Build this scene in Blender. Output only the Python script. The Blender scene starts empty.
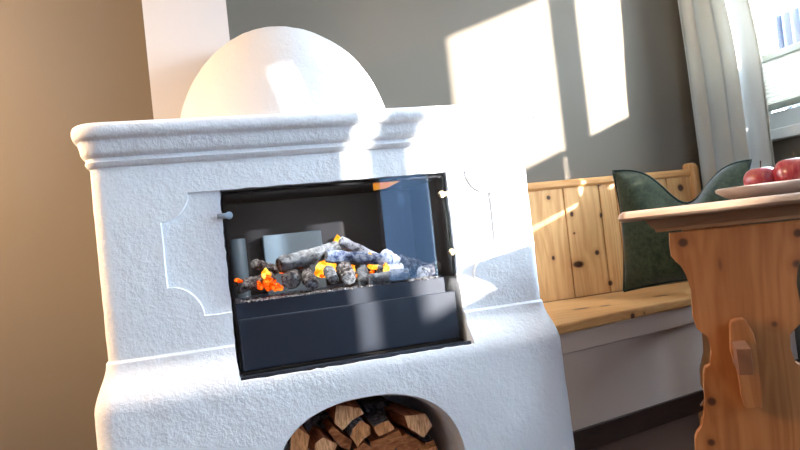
import bpy, bmesh, math, random
from mathutils import Vector, Matrix, noise, Quaternion
random.seed(7)
COL = bpy.context.scene.collection
R = math.radians

# ------------------------------------------------------------------ camera numbers
F, YAW, PITCH, ROLL, CH = 650.0, 16.6, 1.5, 6.3, 0.77
_y, _p, _r = R(YAW), R(PITCH), R(ROLL)
FW = Vector((math.sin(_y)*math.cos(_p), math.cos(_y)*math.cos(_p), math.sin(_p)))
RT0 = Vector((math.cos(_y), -math.sin(_y), 0)); UP0 = RT0.cross(FW)
RT = RT0*math.cos(_r) - UP0*math.sin(_r); UP = RT0*math.sin(_r) + UP0*math.cos(_r)
EYE = Vector((0, 0, CH))
def ray(px, py): return FW + RT*((px-400)/F) - UP*((py-225)/F)
def onY(px, py, Y): d = ray(px, py); return EYE + d*(Y/d.y)
def onZ(px, py, Z): d = ray(px, py); return EYE + d*((Z-CH)/d.z)
def onX(px, py, X): d = ray(px, py); return EYE + d*(X/d.x)
def onP(px, py, O, N): d = ray(px, py); return EYE + d*((O-EYE).dot(N)/d.dot(N))

# ------------------------------------------------------------------ helpers
def link(name, me, mat=None, parent=None):
    o = bpy.data.objects.new(name, me); COL.objects.link(o)
    if mat is not None and me is not None:
        for m in (mat if isinstance(mat, (list, tuple)) else [mat]): me.materials.append(m)
    if parent is not None: o.parent = parent
    return o
def obj(name, bm, mat, parent=None, smooth=False, origin=None):
    """mesh given in world coordinates; stored relative to its own / its parent's origin"""
    me = bpy.data.meshes.new(name)
    bmesh.ops.recalc_face_normals(bm, faces=bm.faces)
    off = Vector((0, 0, 0))
    q = parent
    while q is not None: off += q.location; q = q.parent
    if origin is None:
        if parent is None:
            xs = [v.co for v in bm.verts]
            origin = Vector((sum(v.x for v in xs)/len(xs), sum(v.y for v in xs)/len(xs), min(v.z for v in xs)))
        else: origin = off
    for v in bm.verts: v.co -= origin
    if smooth:
        for f in bm.faces: f.smooth = True
    bm.to_mesh(me); bm.free()
    o = link(name, me, mat, parent)
    o.location = origin - off
    if smooth:
        try: me.set_sharp_from_angle(angle=R(smooth if smooth is not True else 40))
        except Exception: pass
    return o
def empty(name, loc, label, cat, group=None):
    o = bpy.data.objects.new(name, None); COL.objects.link(o); o.location = loc
    o.empty_display_size = .05
    return tag(o, label, cat, group)
def tag(o, label, cat, group=None):
    o['label'] = label; o['category'] = cat
    if group: o['group'] = group
    return o
def struct(o): o['kind'] = 'structure'; return o
def box(bm, a, b, bev=0.0, M=None):
    x0, y0, z0 = a; x1, y1, z1 = b
    vs = [bm.verts.new((x, y, z)) for x in (x0, x1) for y in (y0, y1) for z in (z0, z1)]
    fs = [(0,1,3,2),(4,6,7,5),(0,4,5,1),(2,3,7,6),(0,2,6,4),(1,5,7,3)]
    faces = [bm.faces.new([vs[i] for i in f]) for f in fs]
    if bev:
        es = list({e for f in faces for e in f.edges})
        r = bmesh.ops.bevel(bm, geom=es, offset=bev, segments=2, affect='EDGES', profile=.5)
        vs = list({v for f in r['faces'] for v in f.verts} | {v for v in vs if v.is_valid})
    if M is not None:
        for v in vs: v.co = M @ v.co
    return vs
def prism(bm, pts, vec, bev=0.0, mats=None):
    """closed polygon pts (Vectors) swept by vec"""
    vec = Vector(vec)
    a = [bm.verts.new(p) for p in pts]; b = [bm.verts.new(Vector(p)+vec) for p in pts]
    n = len(a); fa = bm.faces.new(a); fb = bm.faces.new(b[::-1]); fs = [fa, fb]
    for i in range(n):
        f = bm.faces.new((a[i], b[i], b[(i+1) % n], a[(i+1) % n])); fs.append(f)
        if mats: f.material_index = mats[i]
    if bev:
        es = list(fa.edges)+list(fb.edges)
        bmesh.ops.bevel(bm, geom=es, offset=bev, segments=2, affect='EDGES', profile=.5)
    return fs
def loft(bm, rings, closed=True, cap=True):
    vr = [[bm.verts.new(p) for p in r] for r in rings]
    n = len(vr[0])
    for a, b in zip(vr, vr[1:]):
        for i in range(n if closed else n-1):
            j = (i+1) % n
            bm.faces.new((a[i], a[j], b[j], b[i]))
    if cap and closed:
        bm.faces.new(vr[0][::-1]); bm.faces.new(vr[-1])
    return vr
def tube(bm, pts, rad, seg=8):
    pts = [Vector(p) for p in pts]
    rings = []
    for i, p in enumerate(pts):
        t = (pts[min(i+1, len(pts)-1)] - pts[max(i-1, 0)]).normalized()
        s = t.cross(Vector((0, 0, 1)))
        if s.length < 1e-3: s = t.cross(Vector((0, 1, 0)))
        s.normalize(); u = s.cross(t)
        r = rad[i] if isinstance(rad, (list, tuple)) else rad
        rings.append([p + (s*math.cos(2*math.pi*k/seg) + u*math.sin(2*math.pi*k/seg))*r for k in range(seg)])
    loft(bm, rings)
def ss(a, b, x):
    t = max(0, min(1, (x-a)/(b-a))); return t*t*(3-2*t)

# ------------------------------------------------------------------ materials
class NT:
    def __init__(s, name):
        s.m = bpy.data.materials.new(name); s.m.use_nodes = True
        s.t = s.m.node_tree; s.t.nodes.clear()
        s.out = s.t.nodes.new('ShaderNodeOutputMaterial')
    def n(s, typ, **kw):
        nd = s.t.nodes.new('ShaderNode'+typ)
        for k, v in kw.items():
            if k in nd.inputs.keys(): nd.inputs[k].default_value = v
            else: setattr(nd, k, v)
        return nd
    def l(s, a, b): s.t.links.new(a, b)
    def pos(s, scale=(1,1,1), rot=(0,0,0), obj=False):
        if obj: src = s.n('TexCoord').outputs['Object']
        else: src = s.n('NewGeometry').outputs['Position']
        mp = s.n('Mapping'); mp.inputs['Scale'].default_value = scale; mp.inputs['Rotation'].default_value = rot
        s.l(src, mp.inputs['Vector']); return mp.outputs['Vector']
    def noise(s, vec, scale, detail=4, rough=.5, dist=0):
        nd = s.n('TexNoise', Scale=scale, Detail=detail, Roughness=rough, Distortion=dist); s.l(vec, nd.inputs['Vector']); return nd.outputs['Fac']
    def ramp(s, fac, stops):
        r = s.n('ValToRGB'); cr = r.color_ramp
        while len(cr.elements) < len(stops): cr.elements.new(.5)
        for e, (p, c) in zip(cr.elements, stops):
            e.position = p; e.color = (*c, 1) if len(c) == 3 else c
        s.l(fac, r.inputs['Fac']); return r.outputs['Color']
    def mix(s, fac, a, b, mode='MIX'):
        m = s.n('Mix', data_type='RGBA', blend_type=mode)
        for i, v in ((0, fac), (6, a), (7, b)):
            if hasattr(v, 'node'): s.l(v, m.inputs[i])
            else: m.inputs[i].default_value = v if i == 0 else ((*v, 1) if len(v) == 3 else v)
        return m.outputs[2]
    def math(s, op, a, b=0.0, clamp=False):
        m = s.n('Math', operation=op, use_clamp=clamp)
        for i, v in ((0, a), (1, b)):
            if hasattr(v, 'node'): s.l(v, m.inputs[i])
            else: m.inputs[i].default_value = v
        return m.outputs[0]
    def bsdf(s, color, rough=.5, spec=.5, metal=0, bump=None, bstr=.3, bdist=.002, **kw):
        b = s.n('BsdfPrincipled')
        b.inputs['Roughness'].default_value = rough if not hasattr(rough, 'node') else .5
        if hasattr(rough, 'node'): s.l(rough, b.inputs['Roughness'])
        b.inputs['Specular IOR Level'].default_value = spec
        b.inputs['Metallic'].default_value = metal
        if hasattr(color, 'node'): s.l(color, b.inputs['Base Color'])
        else: b.inputs['Base Color'].default_value = (*color, 1)
        for k, v in kw.items():
            k = k.replace('_', ' ')
            if hasattr(v, 'node'): s.l(v, b.inputs[k])
            else: b.inputs[k].default_value = v
        if bump is not None:
            bp = s.n('Bump', Strength=bstr, Distance=bdist); s.l(bump, bp.inputs['Height']); s.l(bp.outputs[0], b.inputs['Normal'])
        s.l(b.outputs[0], s.out.inputs['Surface']); return b

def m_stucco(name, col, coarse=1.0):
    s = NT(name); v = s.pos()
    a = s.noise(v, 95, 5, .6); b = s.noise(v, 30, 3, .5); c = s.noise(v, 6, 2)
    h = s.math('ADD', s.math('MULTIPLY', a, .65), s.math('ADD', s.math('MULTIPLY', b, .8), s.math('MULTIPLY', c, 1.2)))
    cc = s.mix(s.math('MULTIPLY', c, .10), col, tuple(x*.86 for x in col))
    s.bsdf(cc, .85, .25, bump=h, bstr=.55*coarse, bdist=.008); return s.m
def m_paint(name, col, rough=.8, b=.15):
    s = NT(name); v = s.pos(); a = s.noise(v, 160, 3); c = s.noise(v, 2.5, 3)
    cc = s.mix(c, col, tuple(x*.95 for x in col))
    s.bsdf(cc, rough, .2, bump=a, bstr=b, bdist=.002); return s.m
def m_plain(name, col, rough=.5, spec=.5, metal=0, nz=.06):
    s = NT(name); v = s.pos(); a = s.noise(v, 40, 3)
    cc = s.mix(s.math('MULTIPLY', a, 1.0), col, tuple(x*(1-nz*2) for x in col))
    s.bsdf(cc, rough, spec, metal); return s.m
def m_pine(name, light, dark, axis, knots=(), rough=.42, gs=1.0, grain=(0.15, 0, 0)):
    """axis: scale vector, small along the grain"""
    s = NT(name)
    pos = s.n('NewGeometry').outputs['Position']
    warp = s.n('TexNoise', Scale=3.0, Detail=2); s.l(pos, warp.inputs['Vector'])
    w = s.n('VectorMath', operation='SCALE'); s.l(warp.outputs['Color'], w.inputs[0]); w.inputs['Scale'].default_value = .035
    add = s.n('VectorMath', operation='ADD'); s.l(pos, add.inputs[0]); s.l(w.outputs[0], add.inputs[1])
    mp = s.n('Mapping'); mp.inputs['Scale'].default_value = axis; s.l(add.outputs[0], mp.inputs['Vector'])
    g = s.noise(mp.outputs[0], 55*gs, 3, .6); g2 = s.noise(mp.outputs[0], 9*gs, 3, .5, .6)
    wv = s.math('SINE', s.math('MULTIPLY', g2, 60)); wv = s.math('MULTIPLY', s.math('ADD', wv, 1), .5)
    f = s.math('ADD', s.math('MULTIPLY', g, .55), s.math('MULTIPLY', wv, .22))
    f = s.math('ADD', f, s.math('MULTIPLY', g2, .35))
    col = s.ramp(f, [(.30, light), (.55, tuple((a*.6+b*.4) for a, b in zip(light, dark))), (.85, dark)])
    for (kp, kr, st) in knots:
        sub = s.n('VectorMath', operation='SUBTRACT'); s.l(add.outputs[0], sub.inputs[0]); sub.inputs[1].default_value = Vector(kp)+Vector((.0175,)*3)
        ml = s.n('VectorMath', operation='MULTIPLY'); s.l(sub.outputs[0], ml.inputs[0]); ml.inputs[1].default_value = st
        ln = s.n('VectorMath', operation='LENGTH'); s.l(ml.outputs[0], ln.inputs[0])
        k = s.n('MapRange', interpolation_type='SMOOTHSTEP'); s.l(ln.outputs['Value'], k.inputs[0])
        k.inputs[1].default_value = kr*.55; k.inputs[2].default_value = kr*1.15; k.inputs[3].default_value = 1; k.inputs[4].default_value = 0
        halo = s.n('MapRange', interpolation_type='SMOOTHSTEP'); s.l(ln.outputs['Value'], halo.inputs[0])
        halo.inputs[1].default_value = kr*.8; halo.inputs[2].default_value = kr*2.6; halo.inputs[3].default_value = .5; halo.inputs[4].default_value = 0
        col = s.mix(halo.outputs[0], col, dark)
        col = s.mix(k.outputs[0], col, (.07, .026, .012))
    s.bsdf(col, rough, .4, bump=g, bstr=.12, bdist=.001); return s.m

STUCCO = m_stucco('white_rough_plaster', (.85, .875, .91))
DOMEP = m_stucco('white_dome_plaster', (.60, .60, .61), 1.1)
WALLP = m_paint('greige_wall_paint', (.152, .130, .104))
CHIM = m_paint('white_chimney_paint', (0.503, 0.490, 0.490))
BENCHP = m_paint('bench_plaster', (.50, .38, .31))
CEIL = m_paint('white_ceiling_paint', (.8, .8, .78))
WHITEF = m_plain('white_window_lacquer', (.50, .54, .55), .35)
def m_floor():
    s = NT('brown_floor_boards'); v = s.pos((1, .08, 1)); g = s.noise(v, 40, 4)
    br = s.n('TexBrick', Scale=1.0); s.l(s.pos(rot=(0, 0, math.pi/2)), br.inputs['Vector'])
    br.inputs['Brick Width'].default_value = 1.4; br.inputs['Row Height'].default_value = .12; br.inputs['Mortar Size'].default_value = .002
    br.inputs['Color1'].default_value = (.045, .022, .014, 1); br.inputs['Color2'].default_value = (.055, .028, .018, 1); br.inputs['Mortar'].default_value = (.05, .03, .02, 1)
    s.bsdf(s.mix(s.math('MULTIPLY', g, .5), br.outputs['Color'], (.06, .03, .02)), .4); return s.m
FLOORM = m_floor()
DARKWOOD = m_pine('dark_brown_skirting_wood', (0.036, 0.016, 0.010), (0.018, 0.007, 0.005), (.12, 1, 1))
BLACKM = m_plain('black_coated_steel', (.022, .027, .040), .30, .5)
BLACKI = m_plain('dark_brown_firebox_steel', (.013, .009, .007), .6, .2)
STEEL = m_plain('brushed_steel', (.55, .60, .62), .35, .5, .9)
BRASS = m_plain('brass_and_steel', (.65, .50, .30), .25, .5, .9)
PALEGREY = m_plain('pale_grey_blue', (.12, .15, .16), .5, .4)
def m_glass(name, tint=(1, 1, 1), ior=1.5, boost=1.0):
    s = NT(name); lw = s.n('LayerWeight'); t = s.n('BsdfTransparent')
    f0 = ((ior-1)/(ior+1))**2; fr_ = s.math('ADD', s.math('MULTIPLY', s.math('POWER', lw.outputs['Facing'], 5), 1-f0), f0); t.inputs[0].default_value = (*tint, 1)
    g = s.n('BsdfGlossy'); g.inputs['Roughness'].default_value = .01
    mx = s.n('MixShader'); s.l(s.math('MULTIPLY', fr_, boost, True), mx.inputs[0]); s.l(t.outputs[0], mx.inputs[1]); s.l(g.outputs[0], mx.inputs[2])
    s.l(mx.outputs[0], s.out.inputs['Surface']); return s.m
GLASS = m_glass('clear_window_glass'); FIREGLASS = m_glass('smoked_fire_glass', (.80, .84, .90), 1.5, 1.0)

# ================================================================== THE ROOM
XR, YB, XL, YN, ZC = 2.42, 2.60, -2.3, -3.0, 2.45
def plain_box(name, a, b, mat, kind=True, parent=None, bev=0):
    bm = bmesh.new(); box(bm, a, b, bev); o = obj(name, bm, mat, parent)
    return struct(o) if kind else o
plain_box('floor', (XL-.2, YN-.2, -.1), (XR+.25, YB+.2, 0), FLOORM)
plain_box('ceiling', (XL-.2, YN-.2, ZC), (XR+.25, YB+.2, ZC+.1), CEIL)
plain_box('wall_back', (XL-.2, YB, 0), (XR+.25, YB+.2, ZC), WALLP)
plain_box('wall_left', (XL-.2, YN, 0), (XL, YB, ZC), WALLP)
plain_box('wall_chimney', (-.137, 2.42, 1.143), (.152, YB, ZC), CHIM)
def wall_holes(name, axis, at, th, lo, hi, holes, mat):
    """wall slab along one axis with rectangular holes (lo,hi,z0,z1)"""
    bm = bmesh.new(); cuts = sorted(holes)
    def seg(a, b, z0, z1):
        if b-a < 1e-4 or z1-z0 < 1e-4: return
        if axis == 'Y': box(bm, (at, a, z0), (at+th, b, z1))
        else: box(bm, (a, at-th, z0), (b, at, z1))
    c = lo
    for (a, b, z0, z1) in cuts:
        seg(c, a, 0, ZC); seg(a, b, 0, z0); seg(a, b, z1, ZC); c = b
    seg(c, hi, 0, ZC)
    return struct(obj(name, bm, mat))
WA = (.55, 2.37, 1.06, 2.20); WB = (-1.85, -.19, 1.13, 2.20)
wall_holes('wall_right', 'Y', XR, .20, YN, YB, [WA, WB], WALLP)
wall_holes('wall_front', 'X', YN, .20, XL, XR, [(.1, 1.6, 1.45, 2.3), (1.72, 2.38, .2, 2.3)], WALLP)

def window(name, y0, y1, z0, z1, sashes, blind):
    root = bpy.data.objects.new(name, None); COL.objects.link(root); root.location = (XR, (y0+y1)/2, z0); struct(root)
    X0, X1 = 2.465, 2.525
    bm = bmesh.new()
    box(bm, (X0, y0, z0), (X1, y1, z0+.02)); box(bm, (X0, y0, z1-.03), (X1, y1, z1))
    edges = [y0]+[v for s in sashes for v in s]+[y1]
    for a, b in zip(edges[0::2], edges[1::2]): box(bm, (X0, a, z0), (X1, b, z1), .003)
    for a, b in sashes:
        box(bm, (X0-.012, a, z0+.02), (X1-.02, b, z0+.10), .004); box(bm, (X0-.012, a, z1-.055), (X1-.02, b, z1-.03), .003)
    obj('window_frame', bm, WHITEF, root)
    for a, b in sashes:
        bm = bmesh.new(); box(bm, (2.492, a-.005, z0+.09), (2.498, b+.005, z1-.05)); obj('glass_pane', bm, GLASS, root)
    bm = bmesh.new(); box(bm, (XR-.045, y0-.03, z0-.03), (XR+.06, y1+.012, z0+.018), .006); obj('window_sill', bm, SILLM, root)
    if blind:
        for a, b in sashes:
            bm = bmesh.new(); N = 10; zt, zb = 1.39, 1.195
            pts = []
            for i in range(N*2+1):
                pts.append(((2.448 if i % 2 else 2.458), zt+(zb-zt)*i/(N*2)))
            rings = []
            for yy in (a-.006, b+.006): rings.append([Vector((x, yy, z)) for x, z in pts]+[Vector((x-.002, yy, z)) for x, z in pts[::-1]])
            loft(bm, rings); bl = obj('pleated_blind', bm, BLINDM, root)
            bm = bmesh.new(); box(bm, (2.436, a-.006, zt-.002), (2.464, b+.006, zt+.028), .003); box(bm, (2.436, a-.006, zb-.028), (2.464, b+.006, zb+.002), .003)
            obj('blind_rail', bm, RAILM, bl)
    return root
SILLM = m_plain('white_sill', (.62, .64, .64), .3)
RAILM = m_plain('grey_green_aluminium_rail', (.26, .29, .26), .35, .5, .3)
def m_blind():
    s = NT('pleated_blind_cloth'); d = s.n('BsdfDiffuse'); d.inputs[0].default_value = (.6, .6, .57, 1)
    t = s.n('BsdfTranslucent'); t.inputs[0].default_value = (.45, .45, .42, 1)
    m = s.n('MixShader'); m.inputs[0].default_value = .45; s.l(d.outputs[0], m.inputs[1]); s.l(t.outputs[0], m.inputs[2]); s.l(m.outputs[0], s.out.inputs['Surface']); return s.m
BLINDM = m_blind()
window('window_1', *WA[:2], WA[2], WA[3], [(.648, 1.435), (1.548, 2.29)], True)
window('window_2', *WB[:2], WB[2], WB[3], [(-1.76, -.965), (-.832, -.286)], False)
# front wall: glazed door, plus a high window added for fill, behind the viewer
def front_window(name, x0, x1, z0, z1, n):
    root = bpy.data.objects.new(name, None); COL.objects.link(root); root.location = ((x0+x1)/2, YN, z0); struct(root)
    bm = bmesh.new(); Y0, Y1 = YN-.12, YN-.06
    box(bm, (x0, Y0, z0), (x1, Y1, z0+.06)); box(bm, (x0, Y0, z1-.06), (x1, Y1, z1))
    for i in range(n+1):
        c = x0+(x1-x0)*i/n; c = min(max(c, x0+.03), x1-.03); box(bm, (c-.03, Y0, z0), (c+.03, Y1, z1))
    obj('window_frame', bm, WHITEF, root)
    bm = bmesh.new(); box(bm, (x0+.02, YN-.092, z0+.02), (x1-.02, YN-.088, z1-.02)); obj('glass_pane', bm, GLASS, root)
front_window('added_fill_window', .1, 1.6, 1.45, 2.3, 2); front_window('window_4', 1.72, 2.38, .2, 2.3, 1)

# outside: ground, blue corrugated shed
plain_box('ground_outside', (XR+.3, -30, -.6), (60, 60, -.5), m_plain('pale_trodden_ground', (.35, .36, .38), .9))
def m_sheet():
    s = NT('blue_corrugated_sheet'); s.bsdf((.008, .013, .028), .5); return s.m
pa, pb = onX(774.5, 15.5, 9.0), onX(815, 4, 9.0)
bm = bmesh.new()
sy1, sy0 = pa.y, pb.y-4.0; zt = (pa.z)
N = 120; pts = []
for i in range(N+1):
    yy = sy0+(sy1-sy0)*i/N; pts.append(Vector((9.0+(.09 if (i//2) % 2 else 0), yy, 0)))
pts += [Vector((11, sy1, 0)), Vector((11, sy0, 0))]
rings = [[p+Vector((0, 0, -.5)) for p in pts], [p+Vector((0, 0, zt)) for p in pts]]
loft(bm, rings)
plain_box('reflection_block', (-1, -9, -.6), (5.3, -8, 7), m_plain('blue_grey_reflection_tint', (0.048, 0.084, 0.138), .8))  # unseen block added to colour the fire glass reflection blue
shed = obj('shed', bm, m_sheet()); tag(shed, 'blue corrugated metal shed wall seen outside through the window', 'shed')

# ================================================================== FIREPLACE
TX0, TX1, TY = -.264, .943, 1.75
fp = empty('masonry_fireplace', (.34, 2.1, 0), 'large white rough plastered fireplace with domed top and arched wood niche', 'fireplace')
def rring(x0, x1, y0, y1, z, rad, nf=110, ns=14, nc=8, amp=.0018, seed=0.0):
    """ring: back-left -> front-left corner -> front -> front-right corner -> back-right"""
    P = []
    for i in range(ns): P.append((x0, y1+(y0+rad-y1)*i/ns))
    for i in range(nc): a = math.pi+math.pi/2*i/nc; P.append((x0+rad+rad*math.cos(a), y0+rad+rad*math.sin(a)))
    for i in range(nf): P.append((x0+rad+(x1-x0-2*rad)*i/nf, y0))
    for i in range(nc): a = -math.pi/2+math.pi/2*i/nc; P.append((x1-rad+rad*math.cos(a), y0+rad+rad*math.sin(a)))
    for i in range(ns+1): P.append((x1, y0+rad+(y1-y0-rad)*i/ns))
    out = []
    for x, y in P:
        q = Vector((x, y, z)); n = noise.noise(q*14)*.6+noise.noise(q*38)*.4
        n2 = noise.noise(q*14+Vector((9, 3, 1)))*.6+noise.noise(q*38+Vector((5, 5, 5)))*.4
        k = 0 if y > y1-.01 else amp
        out.append(q+Vector((n*k, n2*k, 0)))
    return out
def off(z):
    if z < .44: return .058+.006*ss(.44, .1, z)
    if z < .545: return .058-.049*ss(.43, .547, z)**1.2
    return .009*(1-ss(.547, .556, z))
bm = bmesh.new(); zs = []
z = 0.0
while z < 1.05:
    zs.append(z); z += .006 if .52 < z < .57 else .0125
zs.append(1.05)
loft(bm, [rring(TX0-off(z)*.62, TX1+off(z)*.45, TY-off(z), YB, z, .032+off(z)*.3) for z in zs])
body = obj('body', bm, STUCCO, fp, smooth=45)
# cutters
def cutter(bm):
    me = bpy.data.meshes.new('cut'); bmesh.ops.recalc_face_normals(bm, faces=bm.faces); bm.to_mesh(me); bm.free()
    o = bpy.data.objects.new('cut', me); COL.objects.link(o); return o
cuts = []
def rough_poly(pts, step=.02, amp=.002):
    out = []
    for i, p in enumerate(pts):
        q = pts[(i+1) % len(pts)]; n = max(1, int(math.dist(p, q)/step))
        for k in range(n):
            x, z = p[0]+(q[0]-p[0])*k/n, p[1]+(q[1]-p[1])*k/n
            v = Vector((x, 1.7, z)); out.append((x+noise.noise(v*45)*amp, z+noise.noise(v*45+Vector((7, 0, 0)))*amp))
    return out
def notch(cx, cz, r, a0, a1, n=10): return [(cx+r*math.cos(R(a0+(a1-a0)*i/n)), cz+r*math.sin(R(a0+(a1-a0)*i/n))) for i in range(n+1)]
rx0, rx1, rz0, rz1, rr = -.109, .812, .636, .957, .071
rel = notch(rx0, rz0, rr, 0, 90)[::1]
rel = notch(rx0, rz0, rr+.012, 0, 90) + notch(rx0, rz1, rr, -90, 0) + notch(rx1, rz1, rr, 180, 270) + notch(rx1, rz0, rr+.012, 90, 180)
bm = bmesh.new(); pp = rough_poly(rel, .03, .0015)
cx_, cz_ = (rx0+rx1)/2, (rz0+rz1)/2
loft(bm, [[Vector((x, 1.70, z)) for x, z in pp], [Vector((x, 1.747, z)) for x, z in pp], [Vector((cx_+(x-cx_)*.992, 1.7605, cz_+(z-cz_)*.984)) for x, z in pp]])
cuts.append(cutter(bm))
opn = [(.044, .467), (.682, .467), (.682, .957), (.044, .957)]
bm = bmesh.new(); pp = rough_poly(opn, .016, .0035)
cx_, cz_ = .363, .71
loft(bm, [[Vector((cx_+(x-cx_)*k, y, cz_+(z-cz_)*k)) for x, z in pp] for y, k in ((1.5, 1.02), (1.66, 1.02), (1.70, 1.008), (1.72, 1.0), (2.12, 1.0))])
cuts.append(cutter(bm))
ac = .357; aw = .249; az = .16; ah = .207
arch = [(ac+aw, .0), (ac+aw, .08)]+[(ac+aw*math.copysign(abs(math.cos(t))**.85, math.cos(t)), az+ah*math.sin(t)**.85) for t in [math.pi*i/36 for i in range(37)]]+[(ac-aw, .08), (ac-aw, .0)]
arch = [(x, max(z, .02)) for x, z in arch]
bm = bmesh.new(); cz_ = .16
loft(bm, [[Vector((ac+(x-ac)*k, y, cz_+(z-cz_)*k)) for x, z in arch] for y, k in ((1.5, 1.09), (1.675, 1.09), (1.688, 1.045), (1.705, 1.015), (1.73, 1.0), (2.2, 1.0))])
cuts.append(cutter(bm))
for c in cuts:
    md = body.modifiers.new('b', 'BOOLEAN'); md.object = c; md.operation = 'DIFFERENCE'; md.solver = 'EXACT'
bpy.context.view_layer.update()
dg = bpy.context.evaluated_depsgraph_get()
me = bpy.data.meshes.new_from_object(body.evaluated_get(dg)); body.modifiers.clear()
old = body.data; body.data = me
for c in cuts: bpy.data.objects.remove(c)
for f in me.polygons: f.use_smooth = True
me.set_sharp_from_angle(angle=R(35))
# mantel
prof = [(-.02, 1.032), (.004, 1.035), (.013, 1.040), (.018, 1.047), (.014, 1.054), (.014, 1.058), (.026, 1.062), (.033, 1.069), (.036, 1.08), (.040, 1.090), (.042, 1.0965), (.044, 1.099), (.054, 1.101), (.061, 1.107), (.064, 1.116), (.063, 1.126), (.058, 1.134), (.048, 1.139), (.03, 1.141), (-.05, 1.142)]
bm = bmesh.new()
loft(bm, [rring(TX0-o*.5, TX1+o*.75, TY-o, YB, z, max(.01, .03+o*.7), amp=.0028) for o, z in prof])
obj('mantelpiece', bm, STUCCO, fp, smooth=45)
# dome
bm = bmesh.new(); DC = Vector((.302, 2.27, 1.135)); DR = .364
rings = []
for i in range(40):
    t = (math.pi/2)*i/40
    ring = []
    for k in range(96):
        a = 2*math.pi*k/96; q = Vector((math.cos(a)*math.cos(t), math.sin(a)*math.cos(t), math.sin(t)*1.14))
        r = DR*(1+.012*noise.noise(q*2.2)+.004*noise.noise(q*12)); v = DC+q*r; v.y = min(v.y, YB-.001); ring.append(v)
    rings.append(ring)
vr = loft(bm, rings, cap=False); bm.faces.new(vr[0][::-1])
tp = bm.verts.new(DC+Vector((0, 0, DR*1.14)))
for k in range(96): bm.faces.new((vr[-1][k], vr[-1][(k+1) % 96], tp))
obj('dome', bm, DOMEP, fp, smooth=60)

# ================================================================== ELECTRIC FIRE INSERT
ef = empty('electric_fire_insert', (.363, 1.95, .467), 'black electric fire insert with glass front set into the white fireplace', 'electric fireplace')
bm = bmesh.new(); t = .006
x0, x1, y0, y1, z0, z1 = .050, .677, 1.775, 2.10, .471, .951
box(bm, (x0, y1-t, z0), (x1, y1, z1)); box(bm, (x0, y0, z0), (x0+t, y1-t, z1)); box(bm, (x1-t, y0, .655), (x1, y1-t, z1))
box(bm, (x0+t, y0, z1-t), (x1-t, y1-t, z1)); box(bm, (x0+t, y0-.03, z0), (x1-t, y1-t, z0+t))
obj('housing', bm, BLACKI, ef)
a = onY(232, 304, 1.775); b = onY(446, 276.5, 1.775)
bm = bmesh.new(); box(bm, (.054, 1.778, .605), (.645, 2.09, .656), .002); obj('tray', bm, BLACKM, ef)
bm = bmesh.new(); box(bm, (.058, 1.762, .478), (.668, 1.80, .613), .003); pn = obj('lower_panel', bm, BLACKM, ef)
bm = bmesh.new(); box(bm, (.048, 1.706, .4635), (.679, 1.716, .474), .002); box(bm, (.048, 1.716, .4635), (.679, 1.79, .4705)); obj('threshold_strip', bm, BLACKM, ef)
bm = bmesh.new(); box(bm, (.046, 1.744, .664), (.680, 1.749, .955), .0008); obj('glass_pane', bm, FIREGLASS, ef)
def bracket(px, py, brass):
    c = onY(px, py, 1.742); bm = bmesh.new()
    sgn = -1 if px < 300 else 1
    box(bm, (min(c.x, c.x+sgn*.03), c.y-.002, c.z-.007), (max(c.x, c.x+sgn*.03), c.y+.002, c.z+.007), .0015)
    for r0, d0, d1 in ((.0095, .004, -.008), (.0065, -.008, -.014)):
        loft(bm, [[Vector((c.x+r0*math.cos(q), c.y+dd, c.z+r0*math.sin(q))) for q in [2*math.pi*k/18 for k in range(18)]] for dd in (d0, d1)])
    o = obj('glass_bracket', bm, BRASS if brass else STEEL, ef, smooth=40)
    o['label'] = 'brass coloured glass bracket' if brass else 'steel glass bracket'
bracket(229, 215.5, False); bracket(441, 194.5, True); bracket(451, 252, True)
# pale blocks at the back of the firebox
for (pa, pb, pz, Y) in (((229, 240), (250, 285), .80, 2.05), ((262, 236), (324, 262), .80, 2.05)):
    A = onY(*pa, Y); B = onY(*pb, Y); bm = bmesh.new()
    if pa[0] < 240:
        cx = (A.x+B.x)/2; rr_ = abs(B.x-A.x)/2
        loft(bm, [[Vector((cx+rr_*kk*math.cos(q), Y+rr_*kk*math.sin(q), zz)) for q in [2*math.pi*k/28 for k in range(28)]] for zz, kk in ((.652, 1), (A.z-.004, 1), (A.z, .93))])
        o = obj('pale_shape', bm, PALEGREY, ef, smooth=40); o['label'] = 'pale grey upright cylinder at the left of the firebox'
    else:
        box(bm, (A.x, Y-.01, .652), (B.x, Y+.03, A.z), .004); o = obj('pale_shape', bm, PALEGREY, ef); o['label'] = 'pale grey low block behind the logs'
def m_emit(name, stops, strength, scale, obj=False):
    s = NT(name); n = s.noise(s.pos(), scale, 3, .6, .5); c = s.ramp(n, stops)
    e = s.n('Emission', Strength=strength); s.l(c, e.inputs[0]); s.l(e.outputs[0], s.out.inputs['Surface']); return s.m
FLAME = m_emit('yellow_orange_flame', [(.30, (1, .10, .0)), (.48, (1, .30, .01)), (.66, (1, .70, .12))], 1.1, 60)
EMBER = m_emit('glowing_red_ember', [(.30, (.10, .01, .0)), (.5, (.85, .05, .0)), (.68, (1, .38, .03))], .8, 90)
# glowing amber shape standing in for the flame mirrored in the glass
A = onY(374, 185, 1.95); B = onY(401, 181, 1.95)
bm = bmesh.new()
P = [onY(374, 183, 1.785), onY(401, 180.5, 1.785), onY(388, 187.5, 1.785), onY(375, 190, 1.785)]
prism(bm, P, (0, .015, 0)); o = obj('flame_reflection', bm, m_emit('amber_reflection_glow', [(.3, (1, .25, .02)), (.7, (1, .42, .05))], .35, 40), ef); o['label'] = 'amber glowing shape for the mirrored flame, under the firebox roof'
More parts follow.
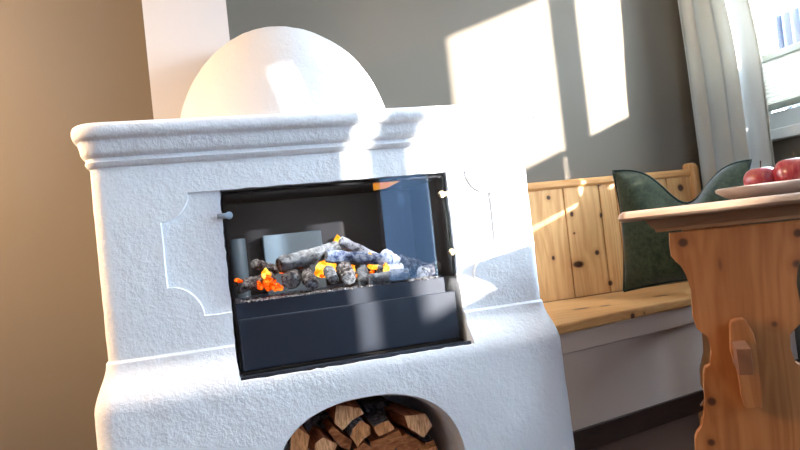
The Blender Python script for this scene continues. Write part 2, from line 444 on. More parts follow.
# ember bed: ash and coal crumbs, uncountable
def m_ash():
    s = NT('grey_ash_and_coal'); n = s.noise(s.pos(), 130, 4, .65)
    c = s.ramp(n, [(.38, (.02, .018, .02)), (.52, (.13, .12, .12)), (.68, (.5, .48, .46))]); s.bsdf(c, .9, .1, bump=n, bstr=.6, bdist=.003); return s.m
ASH = m_ash()
bm = bmesh.new()
for i in range(620):
    x = random.uniform(.062, .64); y = 1.782+abs(random.gauss(0, .07)); y = min(y, 2.0); r = random.uniform(.003, .0085)
    Mx = Matrix.Translation((x, y, .652+r*.5)) @ Matrix.Rotation(random.uniform(0, 6), 4, 'Z') @ Matrix.Rotation(random.uniform(-.5, .5), 4, 'X') @ Matrix.Diagonal((r*1.5, r*.9, r*.6, 1))
    bmesh.ops.create_icosphere(bm, subdivisions=1, radius=1, matrix=Mx)
ash = obj('ash_bed', bm, ASH); ash['kind'] = 'stuff'; tag(ash, 'grey ash and coal crumbs strewn along the black tray under the logs', 'ash')

def m_log(name, c0, c1, c2, scale=45, st=(1, 1, 1)):
    s = NT(name); v = s.pos(st); n = s.noise(v, scale, 5, .7, .3); n2 = s.noise(v, scale*2.6, 3)
    c = s.ramp(n, [(.38, c0), (.5, c1), (.62, c2)])
    s.bsdf(c, .85, .15, bump=s.math('ADD', n, s.math('MULTIPLY', n2, .4)), bstr=.9, bdist=.006); return s.m
LG_PALE = m_log('pale_ash_grey_log', (0.076, 0.071, 0.067), (0.189, 0.181, 0.172), (0.277, 0.269, 0.256))
LG_BLUE = m_log('blue_grey_patterned_log', (0.025, 0.035, 0.080), (0.150, 0.165, 0.210), (0.300, 0.310, 0.330), 70)
LG_BARK = m_log('dark_bark_log', (0.015, 0.011, 0.009), (0.098, 0.075, 0.064), (0.315, 0.270, 0.232), 75)
LG_BIRCH = m_log('white_birch_log', (0.070, 0.060, 0.060), (0.310, 0.300, 0.310), (0.400, 0.390, 0.400), 50)
LG_END = m_log('pale_speckled_cut_end', (0.043, 0.038, 0.034), (0.383, 0.348, 0.306), (0.561, 0.510, 0.451), 85)
def fire_log(pa, Ya, pb, Yb, r, mat, endmat, label, r2=None, seed=0):
    A = onY(*pa, Ya); B = onY(*pb, Yb); ax = B-A; L = ax.length; t = ax.normalized()
    s = t.cross(Vector((0, 0, 1))).normalized(); u = s.cross(t); r *= 1.12; r2 = (r2 or r)*1.12
    bm = bmesh.new(); rings = []; N, K = 26, 30
    for i in range(N+1):
        f = i/N; c = A+ax*f; rr_ = r+(r2-r)*f; e = 1.0
        if i in (0, N): e = .90
        ring = []
        for k in range(K):
            a = 2*math.pi*k/K; d = s*math.cos(a)+u*math.sin(a)
            q = c*38+d*1.3+Vector((seed*3.1, 0, 0)); w = 1+.20*noise.noise(q)+.16*noise.noise(q*2.7)+.10*noise.noise(q*6)
            ring.append(c+d*rr_*w*e+t*(noise.noise(q*1.3)*.003 if 0 < i < N else 0))
        rings.append(ring)
    vr = loft(bm, rings, cap=False)
    for ring, sg in ((vr[0], -1), (vr[-1], 1)):
        # sawn end slightly domed
        c = sum((v.co for v in ring), Vector())/K; inner = [bm.verts.new(c+(v.co-c)*.5+t*sg*.0015) for v in ring]
        for k in range(K):
            f = bm.faces.new((ring[k], ring[(k+1) % K], inner[(k+1) % K], inner[k])); f.material_index = 1
        f = bm.faces.new(inner); f.material_index = 1
    o = obj('fire_log', bm, [mat, endmat], smooth=50)
    return tag(o, label, 'log', 'artificial logs on the fire tray')
FL = [
 ((236, 288), 1.80, (272, 278), 1.87, .0155, LG_BARK, LG_END, 'short grey brown log lying at the far left end of the fire'),
 ((254, 264), 1.86, (276, 270), 1.92, .012, LG_BARK, LG_END, 'small dark log stub with reddish tint at upper left'),
 ((290, 281), 1.80, (297, 272), 1.93, .0215, LG_BARK, LG_END, 'round dark log with big pale speckled end facing out, left'),
 ((279, 265), 1.84, (338, 249), 1.90, .020, LG_PALE, LG_BARK, 'long pale grey log lying slanted across the left logs'),
 ((326, 256), 1.855, (391, 261), 1.88, .0165, LG_BLUE, LG_PALE, 'blue grey patterned log lying on top in the middle'),
 ((312, 285), 1.795, (303, 268), 1.90, .0165, LG_BARK, LG_END, 'dark bark log with small pale end, beside the round left one'),
 ((334, 280), 1.795, (328, 270), 1.86, .0135, LG_PALE, LG_END, 'small upright grey log stub under the yellow flame'),
 ((349, 279), 1.795, (343, 264), 1.87, .0185, LG_BARK, LG_END, 'dark pitted log stub standing out in the middle'),
 ((340, 241), 1.90, (394, 268), 1.92, .0145, LG_BIRCH, LG_BIRCH, 'white birch log sloping down to the right at the top'),
 ((382, 255), 1.93, (396, 264), 1.90, .020, LG_BIRCH, LG_PALE, 'thick white log chunk right of the peak'),
 ((364, 283), 1.81, (361, 266), 1.88, .015, LG_PALE, LG_END, 'small grey log stub right of the dark pitted one'),
 ((369, 281), 1.80, (408, 274), 1.80, .0165, LG_PALE, LG_BIRCH, 'mossy grey log lying level at the front right with white end'),
 ((378, 270), 1.86, (402, 268), 1.87, .013, LG_BIRCH, LG_PALE, 'short whitish log behind the level front log'),
 ((422, 273), 1.80, (445, 266), 1.92, .0175, LG_BARK, LG_END, 'log with pale cut end standing alone at far right'),
 ((398, 262), 1.98, (432, 272), 2.00, .022, LG_BARK, LG_BARK, 'very dark log in the shade behind the right end'),
]
for i, a in enumerate(FL):
    fire_log(*a, seed=i, r2=a[4]*1.02)
def flame(cpx, Y, w, h, label, mat=FLAME, lean=0, seed=0, name='flame'):
    C0 = onY(*cpx, Y); bm = bmesh.new(); K = 14; rings = []
    for i in range(14):
        f = i/13; rad = math.sin(math.pi*min(1, f*.92+.1))**.8*(1-f*.55)*w/2
        ring = []
        for k in range(K):
            a = 2*math.pi*k/K; q = Vector((math.cos(a), math.sin(a), f*3+seed)); wv = 1+.35*noise.noise(q*1.6)
            ring.append(C0+Vector((math.cos(a)*rad*1.35*wv+lean*f*f, math.sin(a)*rad*.45*wv, -h*.5+h*1.2*f)))
        rings.append(ring)
    loft(bm, rings); o = obj(name, bm, mat, smooth=60); return tag(o, label, name)
flame((325, 268), 1.90, .062, .055, 'broad yellow flame under the pale slanting log', seed=1)
flame((345, 262), 1.925, .026, .04, 'narrow orange flame left of the centre stubs', seed=2)
flame((353, 265), 1.90, .022, .042, 'small yellow flame right of the dark pitted stub', seed=3)
flame((374, 262), 1.865, .040, .045, 'leaning yellow flame between white birch log and front log', seed=4, lean=-.012)
flame((386, 268), 1.85, .022, .026, 'small orange flame above the level front log', seed=8)
flame((338, 241), 1.96, .028, .030, 'small orange flame tip behind the top of the pile', seed=5)
flame((266, 274), 1.83, .026, .026, 'small orange flame over the red embers at left', seed=6)
bm = bmesh.new()
for i in range(46):
    px = random.uniform(258, 281); py = 289-random.random()*15*(1-abs(px-268)/16); c = onY(px, py, random.uniform(1.80, 1.835)); r = random.uniform(.004, .010)
    bmesh.ops.create_icosphere(bm, subdivisions=1, radius=1, matrix=Matrix.Translation(c) @ Matrix.Rotation(random.uniform(0, 6), 4, 'Y') @ Matrix.Diagonal((r*1.3, r*.8, r*.7, 1)))
o = obj('embers', bm, EMBER); o['kind'] = 'stuff'; tag(o, 'heap of glowing red embers at the left of the fire', 'embers')
bm = bmesh.new()
for (px, py, Y) in ((240, 281.5, 1.797), (237, 280, 1.80), (300, 266, 1.86), (296, 264, 1.87), (372, 272, 1.84), (357, 276, 1.84), (322, 276, 1.86), (282, 272, 1.86), (392, 272, 1.835)):
    c = onY(px, py, Y)
    bmesh.ops.create_icosphere(bm, subdivisions=1, radius=1, matrix=Matrix.Translation(c) @ Matrix.Diagonal((.009, .007, .006, 1)))
o = obj('embers', bm, EMBER); o['kind'] = 'stuff'; tag(o, 'scattered glowing ember bits tucked between the fire logs', 'embers')

# ================================================================== FIREWOOD IN THE ARCH
def m_wood_end(name, a, b, sc, st=(1,1,1)):
    s = NT(name); v = s.pos(st); n = s.noise(v, sc, 4, .6, .4); c = s.ramp(n, [(.35, b), (.65, a)])
    s.bsdf(c, .8, .15, bump=n, bstr=.6, bdist=.003); return s.m
W_END = m_wood_end('sawn_wood_end', (.82, .38, .16), (.42, .15, .05), 60, (2.2, 1, .5))
W_END_RED = m_wood_end('reddish_sawn_wood_end', (.52, .19, .07), (.22, .06, .02), 50, (.8, 1, 2.4))
W_END_PALE = m_wood_end('pale_sawn_wood_end', (1.0, .58, .30), (.50, .20, .07), 75, (3, 1, .4))
W_SIDE = m_wood_end('split_reddish_wood', (.55, .19, .08), (.22, .06, .03), 40, (2, .3, 2))
W_BARK = m_wood_end('rough_dark_bark', (.24, .20, .20), (.03, .022, .02), 70)
W_GREY = m_wood_end('grey_lichen_bark', (.42, .43, .48), (.05, .045, .05), 110)
def billet(pp, Y, vec, label, mats, end=W_END, slots=(W_SIDE, W_BARK)):
    pts = [onY(px, py, Y) for px, py in pp]
    bm = bmesh.new(); N = 8; n = len(pts); vec = Vector(vec); c = sum(pts, Vector())/n
    rings = []
    # subdivide polygon edges so the split faces can be rough
    for i in range(N+1):
        ring = []
        for k in range(n):
            for s_ in range(4):
                p = pts[k].lerp(pts[(k+1) % n], s_/4)+vec*(i/N)
                q = p*30; ring.append(p+Vector((noise.noise(q), 0, noise.noise(q+Vector((4, 4, 4)))))*.0045)
        rings.append(ring)
    vr = [[bm.verts.new(p) for p in r] for r in rings]; K = 4*n
    for a, b in zip(vr, vr[1:]):
        for k in range(K):
            f = bm.faces.new((a[k], a[(k+1) % K], b[(k+1) % K], b[k])); f.material_index = 1+mats[k//4]
    bm.faces.new(vr[0]); bm.faces.new(vr[-1][::-1])
    o = obj('firewood_log', bm, [end, *slots], smooth=25)
    return tag(o, label, 'firewood', 'split firewood in the arched niche')
D = (0.0, .28, .0)
billet([(336, 405), (361, 407), (364, 414), (352, 420), (342, 430), (335, 424)], 1.78, (.0, .26, .01), 'split log with bright triangular sawn end at the top centre', [0, 1, 0, 0, 0, 0], end=W_END_PALE)
billet([(352, 429), (360, 421), (369, 426), (371, 434), (366, 438), (358, 447), (351, 437)], 1.765, (-.005, .28, .01), 'split log with blue grey lichen bark below the top centre one', [1, 1, 1, 0, 0, 0, 1], slots=(W_SIDE, W_GREY))
billet([(374, 427), (389, 419), (394, 429), (379, 437)], 1.75, (.0, .30, .006), 'log with grey black bark on top and orange cut end', [1, 1, 0, 0])
billet([(404, 415), (426, 414), (432, 426), (424, 438), (409, 428)], 1.76, (-.07, .30, .008), 'large reddish split log slanting back from upper right', [0, 0, 1, 0, 0], end=W_END_PALE)
billet([(292, 431), (298, 427), (309, 436), (307, 452), (291, 450)], 1.775, D, 'split log end with a dark heart at far left of the niche', [1, 0, 0, 0, 1])
billet([(315, 445), (322, 437), (337, 444), (334, 456), (314, 458)], 1.765, D, 'split log with pale sawn end and white edge, lower left', [0, 0, 1, 0, 0], end=W_END_PALE)
billet([(328, 432), (333, 427), (352, 440), (349, 450), (341, 447)], 1.78, (.01, .28, .0), 'flat reddish split log lying slanted left of the lichen one', [0, 0, 0, 1, 0], end=W_END_RED)
billet([(370, 441), (384, 438), (399, 430), (404, 440), (389, 456), (372, 458)], 1.785, D, 'orange split log wedged under the grey black bark one', [0, 0, 0, 0, 0, 1], end=W_END_RED)
billet([(396, 443), (406, 433), (420, 441), (424, 455), (398, 460)], 1.79, D, 'brown split log under the large slanting one', [0, 1, 0, 0, 1], end=W_END_RED)
billet([(425, 442), (434, 440), (439, 455), (424, 458)], 1.80, D, 'narrow brown split log at the right edge of the niche', [1, 0, 0, 0])
billet([(354, 450), (364, 442), (371, 447), (372, 462), (356, 464)], 1.775, D, 'split log with pinkish side low in the middle', [0, 0, 0, 1, 1], end=W_END_RED)
billet([(305, 422), (316, 416), (330, 414), (334, 424), (320, 434), (308, 432)], 1.90, (0, .2, 0), 'dark log lying deep in the shadow at upper left', [1]*6, end=W_BARK)
billet([(364, 405), (388, 401), (394, 416), (372, 422)], 1.88, (0, .2, 0), 'dark log lying deep in the shadow behind top centre', [1]*4, end=W_BARK)
# lower rows of the stack, below the picture's edge
zrow = [.028, .11]
k = 0
for zr in zrow:
    for i in range(5):
        x = .15+.084*i+(.0 if zr < .1 else .012); w, h = .072, .076; bm = bmesh.new()
        pts = [Vector((x, 1.76, zr)), Vector((x+w, 1.77, zr+.004)), Vector((x+w*.92, 1.77, zr+h)), Vector((x+w*.2, 1.76, zr+h*.95))]
        prism(bm, pts, (0, .28, 0), .003); o = obj('firewood_log', bm, W_END if k % 2 else W_SIDE)
        tag(o, 'split firewood log in the lower rows of the arched niche', 'firewood', 'split firewood in the lower rows'); k += 1

# ================================================================== BENCH
bench = empty('corner_bench', (1.7, 2.3, 0), 'light pine corner bench with planked back rest on a plastered base', 'bench')
PL, PD = (.76, .45, .19), (.52, .24, .075)
def K(px, py, Y, r, st): return (onY(px, py, Y), r, st)
zk = (1, .1, .6)
PINEV = m_pine('pine_back_planks', PL, PD, (1, 1, .07), [K(548, 197, 2.56, .011, (1, .1, 1)), K(571, 213, 2.56, .010, (1, .1, .7)), K(578, 264, 2.56, .022, (.7, .1, 1.3)), K(597, 252, 2.56, .013, (1, .1, 1)), K(610, 283, 2.56, .014, (1, .1, 1)), K(601, 216, 2.56, .009, (1, .1, .6)), K(574, 233, 2.56, .006, (1, .1, 1)), K(599, 183, 2.56, .012, (.7, .1, 1)), K(680, 188, 2.56, .020, (1, .1, 1)), K(553, 258, 2.56, .007, (.8, .1, .6))])
kseat = lambda px, py, r: (onZ(px, py, .44), r, (.5, 1, 1))
PINEH = m_pine('pine_seat_boards', (.66, .36, .14), PD, (.10, 1, 1), [kseat(580, 309, .02), kseat(604, 306, .014), kseat(660, 296, .02), kseat(590, 322, .016), (onZ(633, 315, .42), .012, (1, .3, 1)), (onZ(648, 313, .42), .010, (1, .3, 1))])
PINEB = PINEH
YS = 2.555
# seat
s0 = onZ(562, 324, .44); s1 = onZ(690, 297, .44)
d = (s1-s0); 
def front(x): return s0.y+(x-s0.x)*d.y/d.x
xl = .968
bm = bmesh.new()
outl = [Vector((xl, front(xl), .405)), Vector((2.40, front(2.40), .405)), Vector((2.40, YS, .405)), Vector((xl, YS, .405))]
prism(bm, outl, (0, 0, .035), .007); obj('seat', bm, PINEH, bench)
# back planks
edges = [.99, 1.20, 1.355, 1.53, 1.712, 1.80, 1.94, 2.078, 2.212]
for a, b in zip(edges, edges[1:]):
    bm = bmesh.new(); box(bm, (a+.0022, YS, .441), (b-.0022, YS+.022, .935), .0025); obj('back_plank', bm, PINEV, bench)
bm = bmesh.new(); box(bm, (.975, YS+.023, .44), (2.24, YB-.002, .93)); obj('back_board', bm, DARKWOOD, bench)
bm = bmesh.new()
pr = [(YB-.002, .925), (YS+.012, .925), (YS-.006, .930), (YS-.012, .938), (YS-.012, .953), (YS-.004, .962), (YS+.004, .9655), (YB-.002, .967)]
prism(bm, [Vector((.975, y, z)) for y, z in pr], (1.24, 0, 0)); obj('top_rail', bm, PINEH, bench, smooth=30)
bm = bmesh.new()
pp = [(2.53, .44)]+[(2.53, .96), (2.534, .975), (2.545, .988), (2.56, .993), (2.585, .993), (2.598, .985), (2.598, .44)]
prism(bm, [Vector((2.212, y, z)) for y, z in pp], (.038, 0, 0), .006); obj('end_post', bm, PINEV, bench, smooth=30)
# plaster base, set back under the seat; smooth band on top
def fr(x, inset): return front(x)+inset
bm = bmesh.new()
outl = [Vector((.975, fr(.975, .012), .335)), Vector((2.41, fr(2.41, .012), .335)), Vector((2.41, 2.595, .335)), Vector((.975, 2.595, .335))]
prism(bm, outl, (0, 0, .07), .004); obj('base_band', bm, BENCHP, bench)
bm = bmesh.new()
outl = [Vector((.975, fr(.975, .028), .0)), Vector((2.41, fr(2.41, .028), .0)), Vector((2.41, 2.595, .0)), Vector((.975, 2.595, .0))]
prism(bm, outl, (0, 0, .335)); obj('base', bm, BENCHP, bench)
bm = bmesh.new()
outl = [Vector((.985, fr(.985, .013), .0)), Vector((2.41, fr(2.41, .013), .0)), Vector((2.41, fr(2.41, .029), .0)), Vector((.985, fr(.985, .029), .0))]
prism(bm, outl, (0, 0, .075), .003); obj('skirting_board', bm, DARKWOOD, bench)

# ================================================================== PILLOW
def m_fabric(name, a, b):
    s = NT(name); v = s.pos(); n = s.noise(v, 45, 6, .75, .4); w = s.noise(v, 330, 2)
    c = s.ramp(n, [(.38, a), (.62, b)]); c = s.mix(s.math('MULTIPLY', w, .5), c, tuple(x*.5 for x in a))
    s.bsdf(c, .95, .1, bump=w, bstr=.5, bdist=.002, Sheen_Weight=.35, Sheen_Roughness=.5); return s.m
GREEN = m_fabric('dark_green_chenille', (.011, .018, .008), (.046, .057, .026)); GREEND = m_fabric('darker_green_piping', (0.007, 0.018, 0.013), (0.015, 0.030, 0.021))
pl = empty('throw_pillow', (2.0, 2.35, .44), 'dark green square throw pillow with a dented top, on the bench', 'pillow')
BL = onY(624, 291, 2.40); TL = onY(613, 171, 2.46); BR = onY(735, 276, 1.98); TR = onY(751, 160, 2.05)
mid = onY(690, 202, 2.24)
BL.z = max(BL.z, .45); BR.z = max(BR.z, .45)
bm = bmesh.new(); N = 30
nrm = (BR-BL).cross(TL-BL).normalized()
if nrm.y > 0: nrm = -nrm
def pil(u, v, side):
    p = (BL*(1-u)+BR*u)*(1-v)+(TL*(1-u)+TR*u)*v
    # pinched sides, chopped top
    cu = 4*u*(1-u); cv = 4*v*(1-v)
    ctr = (BL+BR+TL+TR)/4
    p += (ctr-p)*(.085*(cv if True else 0)*abs(2*u-1)**3) + (ctr-p)*(.05*cu*(1-v)**4)
    tipz = ((TL*(1-u)+TR*u)-mid).z
    peak = math.exp(-((u-.53)/.21)**2)
    p.z -= peak*ss(.45, 1, v)*tipz_mid*1.02
    th = .078*(max(cu, 0)*max(cv, 0))**.48
    th *= 1-.45*math.exp(-((u-.52)/.16)**2)*ss(.35, 1, v)
    q = p*9; th += .006*noise.noise(q)*(cu*cv)**.5
    return p+nrm*(th*side)
tipz_mid = ((TL+TR)/2-mid).z
g = {}
for i in range(N+1):
    for j in range(N+1):
        for sd in (1, -1):
            if (i in (0, N) or j in (0, N)) and sd == -1: g[i, j, sd] = g[i, j, 1]
            else: g[i, j, sd] = bm.verts.new(pil(i/N, j/N, sd))
for i in range(N):
    for j in range(N):
        for sd in (1, -1):
            f = [g[i, j, sd], g[i+1, j, sd], g[i+1, j+1, sd], g[i, j+1, sd]]
            bm.faces.new(f if sd == 1 else f[::-1])
obj('cushion_cover', bm, GREEN, pl, smooth=True)
bm = bmesh.new(); rim = [pil(i/N, 0, 0) for i in range(N)]+[pil(1, j/N, 0) for j in range(N)]+[pil(1-i/N, 1, 0) for i in range(N)]+[pil(0, 1-j/N, 0) for j in range(N+1)]
tube(bm, rim, .0055, 8); obj('piping', bm, GREEND, pl, smooth=60)

# ================================================================== TABLE
TA = R(38); E1 = Vector((math.cos(TA), -math.sin(TA), 0)); E2 = Vector((math.sin(TA), math.cos(TA), 0))
O = Vector((.968, 1.381, 0))
TPINE = (.66, .36, .18); TPIND = (.44, .19, .08)
def knt(px, py, r, st=(1, 1, 1)): return (onP(px, py, O+E2*.05, E2), r, st)
TOPM = m_pine('table_top_pine', (0.397, 0.279, 0.198), (0.285, 0.174, 0.112), (.15, .15, 1), (), .5)
PANM = m_pine('trestle_panel_pine', (.40, .165, .055), (.25, .085, .024), (1, 1, .07), [knt(684, 244, .013), knt(721, 264, .009, (1, 1, .35)), knt(777, 324, .011), knt(711, 402, .012), knt(799, 264, .013), knt(799, 233, .012), knt(712, 444, .011)], .5)
AP = m_pine('apron_pine', (0.360, 0.210, 0.114), (0.264, 0.132, 0.066), (.15, .15, 1), (), .5)
tb = empty('trestle_table', O+E1*.3+E2*.5, 'pine trestle table with carved end panel and wedged tenon', 'table')
def tp(u, w, z): return O+E1*u+E2*w+Vector((0, 0, z))
uc = None
PL0 = O+E2*.055   # plane of the end panel's outer face
def uz(px, py, w=.055):
    p = onP(px, py, O+E2*w, E2); return ((p-O).dot(E1), p.z)
left = [uz(*q) for q in [(669, 233), (669.5, 246), (671, 256), (676, 262), (683, 267), (688, 276), (691, 290), (692, 303), (693, 318), (697, 329), (703, 334), (710, 338), (711.5, 352), (711.5, 366), (705, 368), (703.5, 374), (704, 388), (705, 400), (705.5, 415), (703, 428), (697, 434), (695, 440)]]
ucen = uz(749, 340)[0]
W2 = ucen-left[0][0]
for i in range(1, 7): pass
zb = left[-1][1]
left += [(left[-1][0]-.004, zb-.05), (left[-1][0]+.02, zb-.09), (left[-1][0]+.03, .12), (left[-1][0]-.02, .085)]
TW = 2*(ucen)        # table top spans u = 0 .. TW
ztop, zund = .783, .757
# top with rounded tips
bm = bmesh.new(); LT = .98
th = ztop-zund; rp = [(0, zund), (-.0, zund)]
sec = [(.010, zund), (.003, zund+.004), (0, zund+.010), (.003, zund+.019), (.012, ztop)]
rings = []
def rrect(o_, z_):
    P = []; rad = .018
    for (cu, cw, a0) in ((o_+rad, o_+rad, 180), (TW-o_-rad, o_+rad, 270), (TW-o_-rad, LT-o_-rad, 0), (o_+rad, LT-o_-rad, 90)):
        for k in range(6):
            a = R(a0+90*k/5); P.append(tp(cu+rad*math.cos(a), cw+rad*math.sin(a), z_))
    return P
bm = bmesh.new(); loft(bm, [rrect(*s) for s in sec]); obj('table_top', bm, TOPM, tb, smooth=40)
# apron: sloping moulded frame below the top
ua = .062
bm = bmesh.new()
def arect(i_, z_): return [tp(ua+i_, .03+i_, z_), tp(TW-ua-i_, .03+i_, z_), tp(TW-ua-i_, LT-.03-i_, z_), tp(ua+i_, LT-.03-i_, z_)]
loft(bm, [arect(.022, .724), arect(.020, .732), arect(.014, .736), arect(0, .7565)]); obj('apron', bm, AP, tb)
def panel(w0, k=1.0):
    bm = bmesh.new(); pts = [(u, z) for u, z in left]; pts += [(2*ucen-u, z) for u, z in left[::-1]]
    pts = [(ucen+(u-ucen)*k, min(z, .7235)) for u, z in pts]
    prism(bm, [tp(u, w0, z) for u, z in pts], E2*.034, .003); return bm
bm = panel(.055); obj('end_panel', bm, PANM, tb)
bm = panel(.80, .62); obj('end_panel', bm, PANM, tb)
for w0, k in ((.055, 0), (.80, .12)):
    bm = bmesh.new(); pts = [(.03+k, 0), (TW-.03-k, 0), (TW-.03-k, .05), (TW-.09-k, .088), (.09+k, .088), (.03+k, .05)]
    prism(bm, [tp(u, w0-.012, z) for u, z in pts], E2*.058, .005); obj('foot', bm, PANM, tb)
# stretcher with protruding tenon and wedge
tz1, tz0 = uz(738, 350, .0)[1], uz(738, 375, .0)[1]
tu0, tu1 = uz(739, 362, .0)[0], uz(753, 362, .0)[0]
TWN = -.09; tz1 = uz(745, 349, TWN)[1]; tz0 = uz(745, 375, TWN)[1]; tu0 = uz(738, 362, TWN)[0]; tu1 = uz(752.5, 362, TWN)[0]
STR = m_pine('stretcher_end_pine', (.24, .10, .045), (.14, .055, .025), (1, 1, .3), (), .55, .5)
bm = bmesh.new()
prism(bm, [tp(tu0, TWN, tz0), tp(tu1, TWN, tz0), tp(tu1, TWN, tz1), tp(tu0, TWN, tz1)], E2*.94, .002); obj('stretcher', bm, STR, tb)
bm = bmesh.new()
wp = [uz(*q, .01) for q in [(731, 352), (730.5, 326), (732, 322), (737, 320), (744, 319.5), (747, 322), (754, 334), (757, 350), (759, 374), (762, 400), (762, 408), (746, 409), (742, 398), (739, 376)]]
prism(bm, [tp(u, .010, z) for u, z in wp], E2*.040, .002); obj('wedge', bm, PANM, tb)

# plate and apples
PLW = tp(uz(758, 190, .1)[0], .1, 0)
def m_plate():
    s = NT('cream_pink_glazed_plate'); n = s.noise(s.pos(), 9, 3); s.bsdf(s.mix(n, (0.384, 0.322, 0.291), (0.335, 0.273, 0.248)), .35, .5); return s.m
pc = tp(.375, .20, 0); PA, PB = .135, .12
tipL = onZ(717, 191, .785)
bm = bmesh.new()
prof = [(.62, .783), (.70, .784), (.84, .792), (.985, .806), (1.0, .812), (.975, .815), (.84, .799), (.68, .788)]
def plr(k, z, n=64):
    out = []
    for i in range(n):
        a = 2*math.pi*i/n; r = 1/(abs(math.cos(a))**3.2+abs(math.sin(a))**3.2)**(1/3.2)
        out.append(pc+E1*(PA*k*r*math.cos(a))+E2*(PB*k*r*math.sin(a))+Vector((0, 0, z)))
    return out
loft(bm, [plr(k, z) for k, z in prof]); o = obj('serving_plate', bm, m_plate(), smooth=40); tag(o, 'pale pink shallow serving plate at the table end, holding apples', 'plate')
def m_apple():
    s = NT('red_apple_skin'); v = s.pos((1, 1, .25), obj=True); n = s.noise(v, 110, 4, .6); n2 = s.noise(s.pos(obj=True), 26, 2)
    c = s.ramp(n, [(.35, (0.216, 0.009, 0.018)), (.55, (0.312, 0.027, 0.036)), (.75, (0.420, 0.132, 0.096))]); c = s.mix(s.ramp(n2, [(.5, (0, 0, 0)), (.8, (.6, .6, .6))]), c, (0.372, 0.144, 0.078))
    s.bsdf(c, .28, .5, Coat_Weight=.3); return s.m
APM = m_apple(); STEMM = m_plain('brown_apple_stem', (.10, .05, .02), .8)
def apple(c, r, tilt, label):
    root = empty('apple', c, label, 'apple', 'apples on the serving plate')
    bm = bmesh.new(); rings = []; N, K_ = 26, 36
    for i in range(1, N):
        t = math.pi*i/N; rad = math.sin(t); z = -math.cos(t)
        rr_ = r*rad*(1+.06*z); zz = r*(.90*z - .26*max(0, z)*math.exp(-(rad/.42)**2) + .16*max(0, -z)*math.exp(-(rad/.35)**2))
        rings.append([Vector((rr_*math.cos(a)*(1+.018*math.cos(5*a)*(-z+.3)), rr_*math.sin(a)*(1+.018*math.cos(5*a)*(-z+.3)), zz+r*.86)) for a in [2*math.pi*k/K_ for k in range(K_)]])
    loft(bm, rings)
    for v in bm.verts: v.co += c
    obj('apple_flesh', bm, APM, root, smooth=True)
    bm = bmesh.new(); b0 = c+Vector((0, 0, r*1.5)); tube(bm, [b0, b0+Vector((.001, 0, .012)), b0+Vector((.004, .001, .022))], [.0016, .0014, .002], 6); obj('stem', bm, STEMM, root, smooth=True)
def apos(px, py, w, r):   # apple centre seen at px, resting on the plate
    p = onP(px, py, O+E2*w, E2); return Vector((p.x, p.y, .7895))
apple(apos(762, 180, .20, .04), .0425, 0, 'smaller red apple at the left of the plate, with stem')
apple(apos(796, 178, .17, .043), .0495, 0, 'larger red apple at the right, cut by the picture edge')

# ================================================================== CURTAIN
def m_curtain():
    s = NT('cream_curtain_cloth'); w = s.noise(s.pos(), 500, 2)
    d = s.n('BsdfDiffuse'); d.inputs[0].default_value = (.60, .60, .565, 1); t = s.n('BsdfTranslucent'); t.inputs[0].default_value = (.62, .61, .56, 1)
    b = s.n('Bump', Strength=.2, Distance=.001); s.l(w, b.inputs['Height']); s.l(b.outputs[0], d.inputs['Normal'])
    m = s.n('MixShader'); m.inputs[0].default_value = .36; s.l(d.outputs[0], m.inputs[1]); s.l(t.outputs[0], m.inputs[2]); s.l(m.outputs[0], s.out.inputs['Surface']); return s.m
CURT = m_curtain()
def curtain(name, ya, yb, z0, z1, label, waves=5, flare=.06, notch=False):
    bm = bmesh.new(); NU, NV = 150, 26; gr = []
    for j in range(NV+1):
        v = j/NV; z = z0+(z1-z0)*v; row = []
        y0_ = ya+flare*ss(1.35, 1.9, z); yb_ = yb
        for i in range(NU+1):
            u = i/NU; ph = u*waves*2*math.pi+.15*math.sin(v*2+u*3)
            y = y0_+(yb_-y0_)*u+.010*math.sin(2*ph)
            x = 2.285-.038*u+(.10*ss(.955, 1, u) if notch else 0)+.034*(.8+.2*v)*(math.sin(ph)+.3*math.sin(2*ph+1))+.010*math.sin(ph*.5+1)
            row.append(Vector((x, y, z)))
        gr.append(row)
    th = .0016
    rings = [r+[p+Vector((th, 0, 0)) for p in r[::-1]] for r in gr]
    loft(bm, rings); o = obj(name, bm, CURT, smooth=50); return tag(o, label, 'curtain')
curtain('curtain', 2.155, 2.565, .82, 2.3, 'cream curtain hanging in folds beside the window, behind the bench end', 4.6, .05, True)
curtain('curtain', -2.0, -.71, .82, 2.3, 'cream curtain added on the second window, out of view, trimming the sun', 9, 0)  # unseen, added to cut the sun down to a narrow stripe
bm = bmesh.new(); tube(bm, [(2.28, -2.4, 2.315), (2.28, 2.58, 2.315)], .011, 12); o = obj('curtain_rod', bm, STEEL, smooth=40); tag(o, 'steel curtain rod above the windows', 'curtain rod')

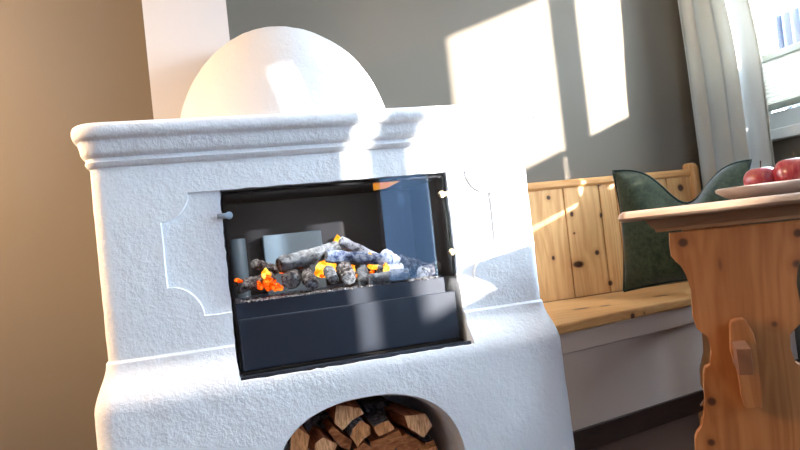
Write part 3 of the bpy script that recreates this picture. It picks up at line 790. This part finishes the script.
# ================================================================== LIGHT
w = bpy.data.worlds.new('sky'); bpy.context.scene.world = w; w.use_nodes = True
bg = w.node_tree.nodes['Background']; bg.inputs[0].default_value = (.66, .83, 1.0, 1); bg.inputs[1].default_value = 13.0
sun = bpy.data.lights.new('sun', 'SUN'); sun.energy = 12; sun.angle = R(.9); sun.color = (1, .94, .86)
so = bpy.data.objects.new('sun', sun); COL.objects.link(so)
sd = Vector((-.75, 1.0, -.75*.365)).normalized()
so.rotation_euler = sd.to_track_quat('-Z', 'Y').to_euler()
def area(loc, direction, sx, sy, energy, col, portal=False):
    l = bpy.data.lights.new('daylight', 'AREA'); l.shape = 'RECTANGLE'; l.size = sx; l.size_y = sy; l.energy = energy; l.color = col
    if portal: l.cycles.is_portal = True
    o = bpy.data.objects.new('window_daylight', l); COL.objects.link(o); o.location = loc; o.rotation_euler = Vector(direction).to_track_quat('-Z', 'Z').to_euler(); return o
for y0, y1, z0, z1 in (WA, WB): area((XR+.15, (y0+y1)/2, (z0+z1)/2), (-1, 0, 0), y1-y0, z1-z0, 10, (1, 1, 1), True)
area((.85, YN-.14, 1.875), (0, 1, 0), 1.5, .85, 10, (1, 1, 1), True)
area((2.05, YN-.14, 1.25), (0, 1, 0), .66, 2.1, 10, (1, 1, 1), True)
lp = bpy.data.lights.new('warm_lamp', 'POINT'); lp.energy = 48; lp.color = (1, .68, .42); lp.shadow_soft_size = .12
lo = bpy.data.objects.new('warm_lamp', lp); COL.objects.link(lo); lo.location = (-1.45, 1.84, 1.45)

la = bpy.data.lights.new('log_fill_light', 'AREA'); la.shape = 'RECTANGLE'; la.size = .5; la.size_y = .03; la.energy = 1.5; la.color = (1, .95, .9)  # fill light added under the firebox roof to brighten the logs
lo = bpy.data.objects.new('log_fill_light', la); COL.objects.link(lo); lo.location = (.363, 1.80, .943); lo.rotation_euler = Vector((0, .35, -1)).to_track_quat('-Z', 'Y').to_euler()

# ================================================================== CAMERA
cam = bpy.data.cameras.new('camera'); cam.sensor_width = 36; cam.lens = F*36/800; cam.clip_start = .02
co = bpy.data.objects.new('camera', cam); COL.objects.link(co)
m = Matrix((RT, UP, -FW)).transposed().to_4x4(); m.translation = EYE; co.matrix_world = m
sc = bpy.context.scene; sc.camera = co
sc.view_settings.view_transform = 'Standard'; sc.view_settings.look = 'None'; sc.view_settings.exposure = 1.8; sc.view_settings.gamma = 1
sc.cycles.use_denoising = True
sc.cycles.max_bounces = 10; sc.cycles.diffuse_bounces = 6; sc.cycles.transparent_max_bounces = 12; sc.cycles.sample_clamp_indirect = 6
